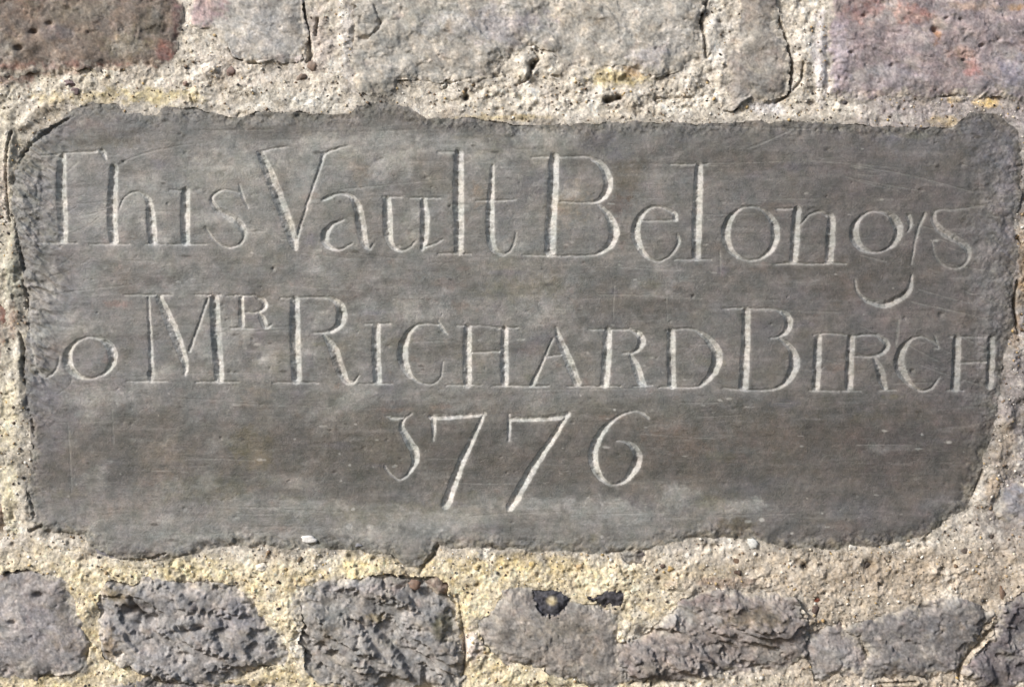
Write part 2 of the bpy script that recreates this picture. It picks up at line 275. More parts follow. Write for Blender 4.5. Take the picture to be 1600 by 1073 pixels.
# small chips and pits of the slab
for i in range(230):
    x, y = rng.uniform(40, 1580), rng.uniform(185, 850); r = rng.uniform(.8, 2.6)
    stamp(Hs, x, y, r*rng.uniform(1, 1.8), r, -rng.uniform(.5, 1.7), rng.uniform(-.4, .4))
for x, y, r, a in [(427,420,2.6,-3),(703,323,2,-2.5),(193,253,2.4,-2.5),(1425,580,3,-3),(262,318,2,-2),(345,684,2,-2),(1470,492,5,-3),(1083,463,2.5,-2),(1463,258,3,2),(290,239,3,-1.5),(408,558,5,-1.5)]:
    stamp(Hs, x, y, r, r, a)
SC = np.full(X.shape, -99.0, np.float32)     # scratches
scr = [[(188,254,1.1),(225,240,1.0),(280,228,.8),(330,222,.5)], [(65,466,.8),(110,456,.9),(215,444,.5)], [(530,297,.8),(620,288,.7),(700,280,.5)],
 [(1168,232,1.4),(1190,224,1.6),(1240,202,.8)], [(106,660,.8),(110,720,1.1),(112,765,.7)], [(1425,472,.9),(1480,484,.9),(1540,498,.6)],
 [(1125,392,1.4),(1126,430,.8)], [(60,508,.9),(120,512,.6)], [(1040,196,.8),(1180,200,.6),(1300,204,.5)], [(1330,258,.9),(1420,274,.8),(1520,300,.6)],
 [(1404,500,2.0),(1402,520,2.4),(1400,541,1.0)], [(70,298,.8),(130,285,.7)], [(320,520,.6),(460,516,.6)], [(820,610,.6),(1010,607,.5)], [(1345,399,.9),(1385,409,.9)],
 [(175,640,.8),(178,700,.5)], [(1040,440,.6),(1043,500,.4)], [(960,440,.6),(958,500,.4)], [(60,480,.6),(70,560,.7)], [(540,395,.6),(600,402,.9),(640,405,.5)]]
for i in range(70):
    x, y = rng.uniform(50, 1560), rng.uniform(190, 850); l = rng.uniform(20, 170); a = rng.normal(0, .035)
    scr.append([(x, y, .25), (x+l/2, y+math.sin(a)*l/2+rng.normal(0, .8), rng.uniform(-.3, .35)), (x+l, y+math.sin(a)*l, .25)])
for i in range(30):
    x, y = rng.uniform(1250, 1560), rng.uniform(200, 600); l = rng.uniform(20, 110); a = rng.normal(.25, .12)
    scr.append([(x, y, .3), (x+l/2, y+math.sin(a)*l/2+1, rng.uniform(-.1, .5)), (x+l, y+math.sin(a)*l, .25)])
for i in range(26):
    x, y = rng.uniform(40, 120), rng.uniform(200, 640); l = rng.uniform(15, 70); a = rng.normal(-.5, .25)
    scr.append([(x, y, .3), (x+l/2, y+math.sin(a)*l/2+1, rng.uniform(0, .7)), (x+l*math.cos(a), y+math.sin(a)*l, .25)])
for s in scr: stroke(SC, s)
LR = sstep(125, 55, X + 30*n_mid)*sstep(700, 560, Y + 60*n_mid)
rdg = 1 - np.abs(fbm(44, 15, octs=3, seed=63, rot=-.55, gain=.38))*3.0
Hs += LR*(3.2*rdg + 2.6*terrace(fbm(70, 30, octs=2, seed=64, rot=-.8), 3, .6)*2)
LR2 = sstep(1480, 1545, X + 30*n_mid)*sstep(150, 260, Y)
Hs += LR2*(1.6*fbm(22, octs=4, seed=66, gain=.6)*2)
LR3 = sstep(34, 8, SD + 10*n_mid)*(Y < 260); Hs += LR3*(2.4*fbm(20, octs=4, seed=68, gain=.6))
LR4 = sstep(40, 12, SD + 12*n_mid)*(Y > 780); Hs += LR4*(2.6*fbm(26, octs=4, seed=69, gain=.55))
SCm = sstep(-1.0, .9, SC + .9*n_15)
Hs -= 0.55*SCm
wob = 1 + 0.45*fbm(11, octs=3, seed=71)
groove = np.clip(CUT, 0, 9)
fade = 1 - 0.5*sstep(1360, 1540, X)*sstep(600, 300, Y) - 0.45*sstep(110, 60, X)*sstep(480, 520, Y)
Hs -= np.where(groove > 0, np.minimum(groove*0.76, 6.4)*wob*fade + sstep(.5, 3, groove)*.9*fbm(4.5, octs=2, seed=73), 0)
# a worn lip beside the cuts
Hs -= 0.35*np.exp(-np.maximum(-LF, 0)/1.6)

# mortar
m1 = fbm(90, octs=3, seed=81); m2 = fbm(24, octs=4, seed=83, gain=.6); m3 = fbm(6.5, octs=3, seed=85, gain=.65)
ruf = sstep(-.25, .35, fbm(75, octs=3, seed=88))
Hm = -4.5 + 4.5*m1 + 4.5*m2 + (0.6 + 1.2*ruf)*m3 + ruf*(7.5*np.abs(fbm(24, octs=3, seed=87, gain=.4)) + 4.0*terrace(fbm(30, octs=3, seed=86), 3, .6))
bot = sstep(840, 900, Y); Hm += bot*(2.5 + 1.2*m3)
wmort = sstep(700, 1200, X)*bot; Hm += wmort*(1.2 - 1.5*m2)
topc = sstep(640, 760, X)*sstep(1300, 1150, X)*sstep(80, 110, Y)*sstep(200, 190, Y)
Hm += topc*3.0*np.abs(fbm(22, octs=3, seed=89))*2
LIME = np.zeros(X.shape, np.float32)
LUMPS = [(820,106,17,24,11,0),(855,92,12,14,7,0),(735,128,22,12,6,.2),(716,150,10,9,6,0),(862,112,14,10,6,0),(905,118,22,10,6,.1),(945,146,20,15,8,0),(990,150,22,15,7,.1),
 (960,118,18,10,6,0),(1075,128,18,16,8,0),(1030,140,22,14,6,0),(905,130,16,10,4,0),(1110,60,14,30,8,.1),(1128,100,12,28,7,0),(1262,60,20,34,6,0),(1256,120,14,26,6,0),
 (1284,100,8,60,6,0),(540,60,14,70,6,0),(505,90,20,40,5,0),(512,20,18,30,5,0),(280,90,20,14,5,.3),(320,100,30,30,4,0),(400,135,50,16,4,0),(340,160,50,10,3,0),(470,150,60,18,4,0),
 (14,240,9,60,9,0),(22,400,12,40,8,.1),(20,480,12,30,8,0),(40,190,22,10,8,-.6),(80,165,32,9,7,-.25),(28,620,16,40,5,0),(20,740,14,50,5,0),(30,560,9,26,7,0),(36,780,10,24,5,0),
 (1590,420,12,40,4,0),(1582,560,12,26,7,0),(1575,640,14,30,7,0),(1560,720,16,24,7,.3),(1540,775,18,18,6,.5),(1592,610,12,20,5,0),(1545,190,30,10,4,0),(1580,250,10,40,4,0),
 (1420,170,60,10,3,0),(740,1020,14,30,5,0),(735,960,18,22,4,0),(135,960,14,30,5,0),(455,960,18,34,5,0),(620,892,20,8,3,0),(1275,960,20,22,4,0),(1500,985,18,12,5,-.5),(990,975,20,12,5,-.6),(400,1060,50,10,4,0),(1400,1066,60,8,5,0),(860,1062,50,9,5,0)]
for x, y, rx, ry, a, r in LUMPS: stamp(Hm, x, y, rx, ry, a, r, 3.0)
CR = np.full(X.shape, -99.0, np.float32)     # crevices and missing mortar
for s in [[(116,182,2),(88,196,3.5),(60,216,4.5),(36,238,4),(28,262,3)], [(18,205,2),(10,240,3.2),(9,300,2.5),(13,345,2)], [(22,345,2),(32,395,2.5),(36,420,2)],
 [(34,438,2),(42,462,4),(41,480,3)], [(30,520,2),(36,548,4.5),(34,575,3),(40,600,3.2)], [(44,640,2),(52,672,3),(54,690,2)], [(45,770,2),(52,800,4),(50,812,3)], [(46,830,3),(64,822,2.5)],
 [(470,-10,2.5),(474,20,4),(480,60,5),(484,88,6),(478,96,3)], [(496,30,2),(492,55,3)], [(358,68,2),(364,86,3),(378,94,2)], [(388,98,2),(410,97,3),(425,93,1.5)],
 [(1110,-10,3),(1098,18,4),(1094,32,4.5),(1101,56,3.5),(1104,88,4),(1110,84,2)], [(1208,0,3),(1214,26,4),(1226,50,3),(1232,80,4.5),(1236,110,5),(1230,146,4.5),(1212,160,3)],
 [(1172,152,2.5),(1156,160,4),(1148,172,3),(1132,174,1.5)], [(1255,100,2),(1252,125,3),(1240,140,2)], [(832,78,2),(842,92,2),(832,100,5),(826,122,3),(806,133,1.5)], [(740,133,2),(760,122,1.5),(790,118,1)],
 [(694,120,2.5),(698,134,2),(690,140,1.5)], [(622,125,1.5),(660,125,1.2),(692,130,1.5)], [(728,140,3),(727,152,5)], [(862,118,2),(872,120,2)], [(948,157,5),(968,152,4)], [(1029,160,3),(1027,154,2),(1080,152,1)],
 [(1018,122,2),(1040,118,1.5),(1062,110,2)], [(700,130,1.6),(735,122,1.4)], [(684,852,3),(676,868,5),(662,884,3.5),(655,898,2)], [(128,168,1.5),(150,164,2),(165,170,1.5),(186,164,1.5)],
 [(260,172,1.5),(285,168,1.5)], [(296,148,2),(302,164,3)], [(370,184,3),(376,176,2),(400,180,1.5)], [(960,190,1.5),(975,184,1)], [(715,930,3),(722,975,4.5),(726,1020,4),(722,1065,3)],
 [(132,1000,2),(134,1022,4),(122,1046,3),(80,1056,3)], [(446,1008,2),(444,1028,4),(410,1040,3),(376,1058,4)], [(240,1056,5),(228,1066,5)], [(540,1066,2),(510,1062,3),(485,1048,3)],
 [(958,985,3),(958,1006,5),(975,1008,4)], [(985,1068,3),(1000,1060,5),(1014,1052,3)], [(1052,1058,2),(1066,1054,4)], [(1100,1054,3),(1150,1046,3)], [(1128,1046,4),(1148,1036,5),(1155,1032,3)],
 [(1345,1000,3),(1356,1022,5),(1360,1050,3)], [(1500,1058,4),(1502,1035,5),(1535,1000,5),(1560,975,3)], [(1370,1068,2),(1430,1064,3)], [(1590,370,3),(1598,380,3)], [(1590,440,3),(1586,480,4),(1592,520,3)], [(1536,735,2),(1524,765,4),(1510,780,2)],
 [(1510,790,1.5),(1470,812,1.5),(1450,836,1.5)], [(1552,178,2),(1560,190,1.5)], [(1470,150,2),(1500,149,2),(1520,150,2)], [(1532,152,3),(1545,138,3)], [(146,862,1.5),(190,873,2),(225,876,3),(260,864,2)], [(612,868,1.5),(636,894,2)]]:
    stroke(CR, s)
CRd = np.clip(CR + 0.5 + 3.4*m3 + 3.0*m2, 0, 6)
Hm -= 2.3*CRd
Hs -= 1.5*CRd*np.maximum(sstep(130, 100, X), sstep(835, 850, Y))*(LF < -4)
Hs -= 0.5*CRd*sstep(1480, 1500, X)*(LF < -4)
# lime pointing comes flush with the slab's top edge
near = np.exp(-np.maximum(-SD, 0)/14.0)*sstep(260, 200, Y); Hm += near*(0.5 + 1.0*m2 - Hm)*.8
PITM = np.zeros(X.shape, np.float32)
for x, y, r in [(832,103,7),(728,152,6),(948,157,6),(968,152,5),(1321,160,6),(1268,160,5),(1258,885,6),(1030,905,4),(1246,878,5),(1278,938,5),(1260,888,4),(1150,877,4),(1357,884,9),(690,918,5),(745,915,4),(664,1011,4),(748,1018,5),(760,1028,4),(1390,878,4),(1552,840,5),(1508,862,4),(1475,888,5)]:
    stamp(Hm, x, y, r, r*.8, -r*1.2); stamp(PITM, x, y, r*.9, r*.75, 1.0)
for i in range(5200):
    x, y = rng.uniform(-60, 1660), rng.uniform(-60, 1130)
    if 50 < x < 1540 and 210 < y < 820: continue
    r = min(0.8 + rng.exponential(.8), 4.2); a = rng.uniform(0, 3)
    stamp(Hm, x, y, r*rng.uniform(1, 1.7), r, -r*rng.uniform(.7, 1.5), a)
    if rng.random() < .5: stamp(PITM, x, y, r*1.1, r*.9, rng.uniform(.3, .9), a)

# bricks
b1 = fbm(120, octs=3, seed=91); b2 = fbm(38, octs=3, seed=93, gain=.38); b3 = fbm(8, octs=3, seed=95, gain=.6)
fl = fbm(120, 62, octs=3, seed=97, rot=-0.38, gain=.36) + .10*fbm(9, octs=2, seed=98); fl2 = fbm(60, 30, octs=2, seed=99, rot=-.5, gain=.4) + .12*fbm(8, octs=2, seed=100)
fld = fbm(26, octs=4, seed=94, gain=.55)
rb = .25 + 1.1*sstep(-.25, .35, fbm(58, octs=3, seed=92))
Hb0 = 9.5*b1 + 4.5*b2 + 0.55*b3*rb + 2.0*terrace(fbm(50, octs=2, seed=96, gain=.4), 2, .6) - 4.0*sstep(.2, .6, fld)
FLK = 20.0*terrace(fl, 3, .62) + 4.5*terrace(fl2, 2, .6)
BP = np.zeros(X.shape, np.float32)
for i in range(1500):
    x, y = rng.uniform(-60, 1660), (rng.uniform(-60, 170) if rng.random() < .5 else rng.uniform(885, 1130))
    r = min(0.7 + rng.exponential(.7), 4)*(.45 if rng.random() < .6 else 1.0)
    stamp(BP, x, y, r*rng.uniform(1, 2), r, -r*rng.uniform(.5, 1.2), rng.uniform(0, 3))
for x, y, r in [(205,952,8),(225,965,8),(236,968,7),(215,975,5),(290,985,8),(310,980,7),(270,988,4),(292,1022,6),(232,998,4),(595,35,5),(570,60,5),(1460,48,5),(1393,103,3),(1533,72,3),(1560,62,3),(1350,25,3),(1330,83,3),(78,38,5),(52,50,5),(30,76,6),(1500,32,3),(1478,30,3),(1505,95,3),(500,1008,7),(520,1022,6),(560,1012,4),(1448,950,6),(20,972,5),(60,930,7),(1095,955,3)]:
    stamp(BP, x, y, r*1.3, r*.8, -r*1.7, rng.uniform(-.5, .5))
for s in [[(205,935,3),(216,952,3.5),(228,964,3),(244,962,2)], [(275,975,2.5),(286,986,3),(320,978,2.5)], [(585,10,2),(594,40,2.5),(575,60,2)]]:
    f = np.full(X.shape, -99.0, np.float32); stroke(f, s); BP -= 1.4*np.clip(f + 1.0 + 2.5*NB2, 0, 5)

# ---------------------------------------------------------------- colours (stains, lime, dust), with some light falloff and crevice shade painted in
NL = fbm(70, octs=4, seed=201); NM = fbm(22, octs=4, seed=203); NF = fbm(4.5, octs=3, seed=205, gain=.7); NH = fbm(220, 26, octs=4, seed=207, rot=.02)
NS = fbm(330, octs=2, seed=209)
def field(col): return np.broadcast_to(lin(col), X.shape + (3,)).copy()
Cs = field((136,135,133))
blend(Cs, sstep(.0, .6, NH)*.55, (146,143,140)); blend(Cs, sstep(.0, .6, -NH)*.55, (104,100,95))
blend(Cs, sstep(.1, .6, NL)*.4, (120,118,100)); blend(Cs, sstep(.1, .6, -NL)*.4, (124,118,128)); blend(Cs, sstep(.28, .6, NM)*.35, (140,120,112))
blend(Cs, sstep(850, 1450, X + 120*NS)*.75, (101,96,97)); blend(Cs, sstep(420, 60, X + 60*NS)*.35, (146,143,146))  # light falloff painted into the slab: darker to the right, paler at left
blend(Cs, sstep(610, 690, Y + 30*NM)*sstep(800, 740, Y + 20*NM)*.7, (100,95,90))
blend(Cs, sstep(740, 400, X + 80*NS)*sstep(430, 330, Y + 40*NM)*.45, (150,150,149)); blend(Cs, sstep(775, 825, Y + 24*NM)*sstep(1300, 900, X)*.6, (152,150,147))
blend(Cs, sstep(180, 240, Y)*0 + sstep(240, 190, Y + 12*NM)*.35, (96,94,96))
P = lambda *a, **k: patch(Cs, *a, **k)
for x, y, rx, ry, c, kk in [(150,330,60,42,(160,158,160),.7),(230,300,80,50,(150,146,142),.5),(360,275,70,45,(162,160,154),.7),(500,250,60,30,(156,154,150),.6),(560,230,90,30,(150,150,144),.5),(640,245,60,30,(156,154,150),.5),
 (740,235,40,25,(158,156,150),.5),(850,235,50,28,(156,154,146),.6),(885,320,28,34,(160,150,136),.7),(750,310,14,18,(158,138,120),.6),(565,275,16,26,(150,136,120),.5),(400,620,22,20,(156,142,128),.45),(408,558,12,12,(168,166,170),.8),
 (480,840,240,22,(150,148,146),.6),(250,790,120,26,(146,140,136),.45),(900,800,190,26,(146,142,138),.55),(640,815,110,22,(152,149,144),.6),(1050,770,60,30,(138,133,126),.5),(1480,790,50,14,(134,132,134),.5),
 (245,712,40,26,(138,130,120),.35),(245,748,30,14,(150,136,128),.5),(395,700,30,34,(126,116,88),.45),(610,800,200,16,(128,126,104),.3),(330,760,80,20,(122,118,96),.4),(820,450,70,18,(132,128,106),.4),(680,470,50,22,(140,136,134),.4),
 (940,225,30,16,(86,86,98),.6),(835,290,30,22,(98,96,104),.5),(980,280,26,36,(98,88,68),.5),(965,320,20,22,(112,84,72),.4),(120,200,70,18,(118,116,120),.6),(160,220,60,14,(124,118,104),.5),(560,180,180,14,(96,92,84),.5),
 (1190,214,30,12,(150,144,136),.6),(1330,240,160,26,(116,112,112),.5),(1440,230,60,24,(124,126,132),.4),(1300,440,60,40,(108,98,92),.4),(1400,700,90,50,(94,86,88),.45),(1500,640,40,40,(108,100,102),.4),(1150,820,30,14,(100,90,66),.6),
 (1245,680,120,30,(98,88,82),.4),(1545,420,26,180,(134,132,134),.6),(1575,300,16,110,(136,134,142),.6),(1540,220,50,30,(120,120,128),.6),(1560,640,12,50,(140,138,140),.5),(80,400,50,130,(144,142,146),.5),(90,620,50,80,(136,132,140),.4),
 (70,700,40,60,(124,118,120),.4),(600,700,70,40,(108,104,92),.4),(170,560,14,10,(156,128,122),.4),(180,475,18,6,(156,120,112),.4),(1330,800,60,14,(140,136,136),.4),(1210,760,140,16,(118,116,118),.4),(1060,690,50,30,(112,92,80),.35),(1000,640,300,18,(112,110,98),.3),
 (30,230,18,30,(140,132,112),.4),(200,865,60,12,(120,118,122),.6),(1380,520,30,40,(126,116,118),.4)]: P(x, y, rx, ry, c, kk)
for x, y, rx, ry in [(215,320,40,50),(150,345,30,20),(380,250,60,22),(330,255,40,14),(470,300,30,40),(520,225,70,18),(610,215,40,16),(700,225,60,20),(760,250,40,14),(845,215,50,14),(420,560,14,10),(640,480,30,30),(470,790,60,14),(690,815,80,18),(880,790,120,12),(960,800,80,20),(1060,775,30,20),(1150,790,50,12),(60,450,30,60),(100,520,60,20),(330,838,100,10),(560,835,100,12),(150,620,60,14)]: P(x, y, rx, ry, (176,175,172), .55)
for x, y, rx, ry in [(500,690,90,30),(760,700,140,40),(1250,640,160,30),(1100,730,120,24),(640,640,120,14),(980,470,120,40),(1350,420,120,30),(1120,250,120,24),(160,215,60,12),(420,205,80,12),(700,200,100,8),(640,270,30,30),(560,460,60,20)]: P(x, y, rx, ry, (92,88,84), .45)
for i in range(150):
    x, y = rng.uniform(50, 1560), rng.uniform(190, 850); P(x, y, rng.uniform(6, 34), rng.uniform(3, 12), [(152,150,146),(96,92,88),(140,122,112),(116,114,96),(118,116,128)][i % 5], rng.uniform(.15, .5))
for x, y, r in [(482,843,9),(690,828,4),(545,822,5),(577,823,5),(552,795,3),(1190,812,3),(1178,845,7),(1285,802,4),(1237,833,3),(940,838,3),(770,150,1),(420,858,3),(960,640,2)]: P(x, y, r*1.1, r*.8, (200,198,196), .9, soft=.35)
for i in range(260):
    x, y = rng.uniform(50, 1560), rng.uniform(190, 855); r = rng.uniform(.8, 2.2); P(x, y, r*rng.uniform(1, 4), r, (178,176,172) if i % 3 else (80,76,72), .75, soft=.4)
blend(Cs, SCm*.34, (172,171,167))
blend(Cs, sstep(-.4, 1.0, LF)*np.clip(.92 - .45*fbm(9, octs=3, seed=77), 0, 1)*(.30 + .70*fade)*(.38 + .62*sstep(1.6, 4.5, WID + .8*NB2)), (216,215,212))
blend(Cs, sstep(-.4, 1.0, LF)*sstep(900, 1500, X)*.75, (136,134,134))
blend(Cs, sstep(-5, 0, LF)*.14, (160,158,154))
NC = fbm(95, 60, octs=6, seed=231, gain=.62); ND = fbm(120, 16, octs=5, seed=233, gain=.6, rot=.04)
blend(Cs, sstep(.05, .45, NC)*sstep(1500, 500, X + 260*sstep(420, 700, Y)*(X > 0))*.72*(1 - .45*sstep(560, 700, Y)*sstep(820, 780, Y)), (177,176,173))
blend(Cs, sstep(.1, .45, -NC)*.5, (102,99,94)); blend(Cs, sstep(.12, .5, ND)*.30, (150,148,146)); blend(Cs, sstep(.12, .5, -ND)*.30, (98,95,90))
blend(Cs, sstep(.45, .8, NF)*.25, (90,86,82)); blend(Cs, sstep(.45, .8, -NF)*.25, (156,154,150))
blend(Cs, rough_rim*sstep(.1, .5, NM)*.35, (170,164,150))

Cm = field((216,208,195))
blend(Cm, sstep(.0, .6, NL)*.4, (208,197,192)); blend(Cm, sstep(.05, .5, -NL)*.5, (234,228,222))
blend(Cm, sstep(.1, .55, NM)*.5, (186,176,160)); blend(Cm, sstep(.1, .55, -NM)*.4, (230,226,216))
yel = sstep(855, 905, Y)*sstep(1180, 900, X); blend(Cm, yel*.75, (230,214,174)); blend(Cm, yel*sstep(.05, .4, NM + .4*NF)*.45, (216,192,142))
blend(Cm, sstep(950, 1250, X)*sstep(840, 870, Y)*.75, (184,170,152)); blend(Cm, sstep(1500, 1580, X + 30*NM)*sstep(150, 250, Y)*sstep(900,800,Y)*.85, (140,134,137))  # right-hand mortar is greyer, and its tone also carries some painted light falloff
blend(Cm, sstep(300, 100, X)*sstep(180, 100, Y)*.4, (198,188,160)); blend(Cm, sstep(60, 20, X)*sstep(820, 740, Y)*sstep(120, 200, Y)*.45, (170,166,148))
blend(Cm, sstep(1290, 1400, X + 40*NM)*sstep(230, 200, Y)*.9, (166,158,160))
M = lambda *a, **k: patch(Cm, *a, **k)
M(595,158,44,30,(150,148,142),.85); M(300,168,50,10,(170,166,156),.6)
for x, y, rx, ry, c, kk in [(800,184,80,5,(214,194,146),.7),(960,122,50,14,(214,196,140),.7),(990,113,16,10,(206,166,112),.7),(250,150,80,14,(216,202,158),.8),(130,155,70,12,(208,192,148),.7),(20,116,40,14,(140,92,82),.7),
 (60,112,60,8,(158,124,110),.6),(350,110,60,30,(200,188,176),.6),(470,160,80,20,(232,230,222),.6),(1285,90,14,70,(224,218,222),.9),(545,80,14,80,(226,220,216),.8),(500,60,24,60,(184,172,168),.6),(1125,60,24,60,(218,214,208),.7),
 (1200,168,30,10,(226,222,224),.8),(1230,195,60,6,(196,190,170),.5),(1495,155,14,8,(226,196,140),.9),(1540,158,18,10,(230,196,130),.9),(1480,190,24,10,(214,190,146),.8),(1600,400,14,60,(170,140,100),.6),(1585,500,12,50,(166,138,104),.6),
 (8,300,10,60,(224,206,196),.6),(10,650,16,60,(222,212,184),.7),(12,780,14,60,(226,216,180),.7),(30,560,12,30,(206,200,176),.6),(22,420,20,60,(150,152,136),.6),(20,320,14,40,(158,158,140),.5),(60,175,50,16,(152,144,130),.5),
 (430,1010,20,30,(230,222,200),.7),(735,1010,22,26,(222,208,208),.7),(470,985,16,60,(232,228,222),.8),(60,870,80,20,(224,210,180),.6),(280,885,80,20,(228,214,172),.7),(560,880,60,20,(226,208,160),.7),(800,880,120,16,(220,200,148),.7),
 (620,905,30,12,(226,196,140),.7),(1100,895,60,20,(196,180,150),.6),(1120,910,60,10,(150,128,124),.5),(1400,900,120,30,(176,160,142),.5),(1560,880,60,60,(170,158,146),.5),(1570,700,20,50,(178,164,146),.6),(1550,760,16,20,(190,172,150),.7),(990,985,26,14,(206,200,192),.7),
 (1290,1010,40,30,(184,172,162),.6),(450,1060,60,14,(206,192,156),.6),(860,1060,60,14,(214,206,176),.6),(1200,1065,80,10,(184,176,156),.6),(180,1050,60,14,(206,190,160),.6),(60,1065,90,10,(214,200,160),.6),(20,500,8,30,(150,110,96),.5)]: M(x, y, rx, ry, c, kk)
ZD = fbm(55, octs=5, seed=241, gain=.65)
blend(Cm, sstep(.05, .45, ZD)*.55, (168,156,140)); blend(Cm, sstep(.2, .6, fbm(28, octs=4, seed=243, gain=.6))*.5, (150,142,134)); blend(Cm, sstep(.1, .5, -ZD)*.5, (236,231,222))
blend(Cm, np.clip(PITM, 0, 1)*.8, (96,84,72))  # mortar coloured darker inside the pits
blend(Cm, sstep(.3, .7, NF)*.5, (160,146,120)); blend(Cm, sstep(.3, .7, -NF)*.5, (238,234,226))
blend(Cm, sstep(.5, 3.5, CR + 1.5)*.45, (120,112,98))  # shade of the crevices deepened in the mortar colour

Cb = field((156,153,156))
NBm = fbm(60, octs=5, seed=221, gain=.6); NBh = fbm(80, 24, octs=4, seed=223, rot=-.3)
COLB = []
def brick_patches():
    patch(Cb, 861, 938, 7, 6, (186,172,140), 1.0, soft=.3); patch(Cb, 850, 930, 16, 10, (96,96,106), .5)
    Bp = lambda *a, **k: patch(Cb, *a, **k)
    for x, y, rx, ry, c, kk in [(320,15,34,30,(186,160,164),.8),(240,45,34,30,(96,92,82),.7),(120,105,150,8,(150,116,108),.7),(255,80,14,22,(156,110,104),.8),(275,40,8,40,(128,90,92),.6),(20,80,30,20,(92,82,72),.6),(50,20,26,30,(118,98,90),.5),
     (90,50,24,12,(116,112,120),.5),(165,30,18,18,(112,114,120),.5),(200,70,50,20,(146,138,116),.5),(120,20,60,20,(136,130,118),.5),(420,50,40,30,(178,177,180),.5),(400,20,30,16,(172,172,176),.4),(450,95,40,10,(186,174,174),.6),
     (600,60,40,60,(150,150,148),.5),(900,20,60,26,(178,170,158),.5),(830,30,30,16,(146,138,146),.4),(760,40,90,30,(176,172,182),.5),(680,30,60,30,(168,168,160),.4),(1050,50,30,40,(176,174,174),.5),(1010,90,30,16,(178,176,186),.5),
     (590,140,40,14,(148,148,144),.6),(1190,60,30,40,(140,134,126),.5),(1195,130,26,24,(146,146,144),.5),(1350,18,46,18,(156,122,118),.7),(1420,24,40,14,(170,122,112),.6),(1310,90,20,60,(182,172,184),.6),(1520,12,50,8,(170,146,126),.5),
     (1590,12,14,6,(190,152,104),.6),(1462,55,9,12,(176,132,96),.7),(1522,105,16,14,(178,128,124),.7),(1500,85,24,10,(176,140,124),.5),(1580,120,30,40,(136,138,156),.6),(1400,120,60,24,(156,152,160),.5),(1560,60,30,24,(150,146,152),.4),
     (180,930,26,14,(138,124,96),.8),(172,1010,14,26,(146,124,92),.7),(215,945,30,10,(96,88,84),.5),(590,965,16,8,(156,140,100),.7),(690,975,16,24,(110,106,78),.8),(560,920,60,10,(176,172,176),.6),(640,1000,40,30,(150,150,156),.5),
     (520,960,30,30,(150,152,150),.5),(870,980,60,24,(156,150,140),.5),(790,990,16,14,(120,116,110),.5),(900,1030,50,20,(164,156,150),.5),(1180,965,60,16,(112,102,84),.7),(1060,960,34,16,(176,176,176),.6),(1130,1010,60,20,(136,130,130),.5),
     (1430,980,70,30,(130,128,132),.5),(1600,980,60,40,(110,106,112),.6),(60,980,50,40,(160,158,166),.5),(100,950,14,40,(138,132,122),.5),(1590,780,24,26,(154,155,164),.5),(1600,610,30,40,(168,140,110),.5),(0,520,20,30,(146,92,76),.6),
     (1020,1040,30,10,(178,170,160),.5),(360,960,30,30,(154,152,162),.5),(300,945,60,16,(148,148,152),.5),(1085,935,60,8,(150,132,130),.5),(1500,1040,30,20,(130,122,124),.5)]: Bp(x, y, rx, ry, c, kk)
BSD = {}
BMAX = np.full(X.shape, -99.0, np.float32); BID = np.full(X.shape, -1, np.int32)
keys = list(BR)
Hb = np.zeros(X.shape, np.float32)
for i, kx in enumerate(keys):
    P_, col, h, fk = BR[kx]; a = np.array(P_)
    sl = window(a[:, 0].min()-24, a[:, 1].min()-24, a[:, 0].max()+24, a[:, 1].max()+24)
    sd = poly_sdf(P_, XB[sl], YB[sl]) + (6 if kx[0] == 's' else 0); sub = BMAX[sl]; wn = sd > sub
    if kx in FR: wn = sd > 0
    sub[wn] = sd[wn] if kx not in FR else np.maximum(sd[wn], 3.0); BID[sl][wn] = i
    cx, cy = a.mean(0)
    tilt = prs.uniform(-.012, .012)*(X[sl]-cx) + prs.uniform(-.02, .02)*(Y[sl]-cy)
    sm = {'n4': .65, 'n3': .45, 'n1': .45, 'nw': .6, 'n2': .62, 's0': .5, 's1': .9, 's2': 1.15, 's3': .45, 's4': 1.0, 's5': .5, 's6': .7, 's7': .5}.get(kx, .8)
    if cy > 850: tilt = tilt*2.2
    hh = h + tilt + sm*Hb0[sl] + fk*sm*FLK[sl] + BP[sl]
    lo = 1.0 if cy > 850 else .45
    hh -= lo*7.0*np.exp(-np.maximum(sd, 0)/6.0)*(.4 + 1.2*sstep(-.3, .3, NB1[sl])) + 3*lo*(1-sstep(0, 26, sd))
    Hb[sl][wn] = hh[wn]
    Cb[sl][wn] = lin(col)
# where the pointing still laps over the arrises, brick and mortar run into each other
MG = sstep(-.22, .18, fbm(64, octs=3, seed=251) + .12*NB2 + .18*(Y < 400))
DEEP = sstep(.5, 3.0, CR + .8)
wg = MG*(1-DEEP)*np.exp(-np.abs(BMAX)/11.0)*(BMAX > -60); av = (Hb + Hm)*.5 + .5*m3
ok_ = BID >= 0
Hb0_, Hm0_ = Hb.copy(), Hm.copy()
Hb = np.where(ok_, Hb0_ + (av - Hb0_)*wg, Hb); Hm = np.where(ok_, Hm0_ + (av - Hm0_)*wg, Hm)
ws_ = sstep(-.3, .1, fbm(70, octs=3, seed=253) + .1*NB2)*(1-DEEP)*np.exp(-np.abs(SD)/9.0)*(1 - .0*Y)
av2 = (Hs + Hm)*.5; keep = sstep(-3, -7, LF)
Hs = Hs + (av2 - Hs)*ws_*keep*.9; Hm = Hm + (av2 - Hm)*ws_*.9
smear = sstep(16, -8, -BMAX + 26*NM + 8*NF)*(BMAX < 6)
c_ = lin((160,155,150)); Cm += (c_ - Cm)*(smear*.55*MG)[..., None]
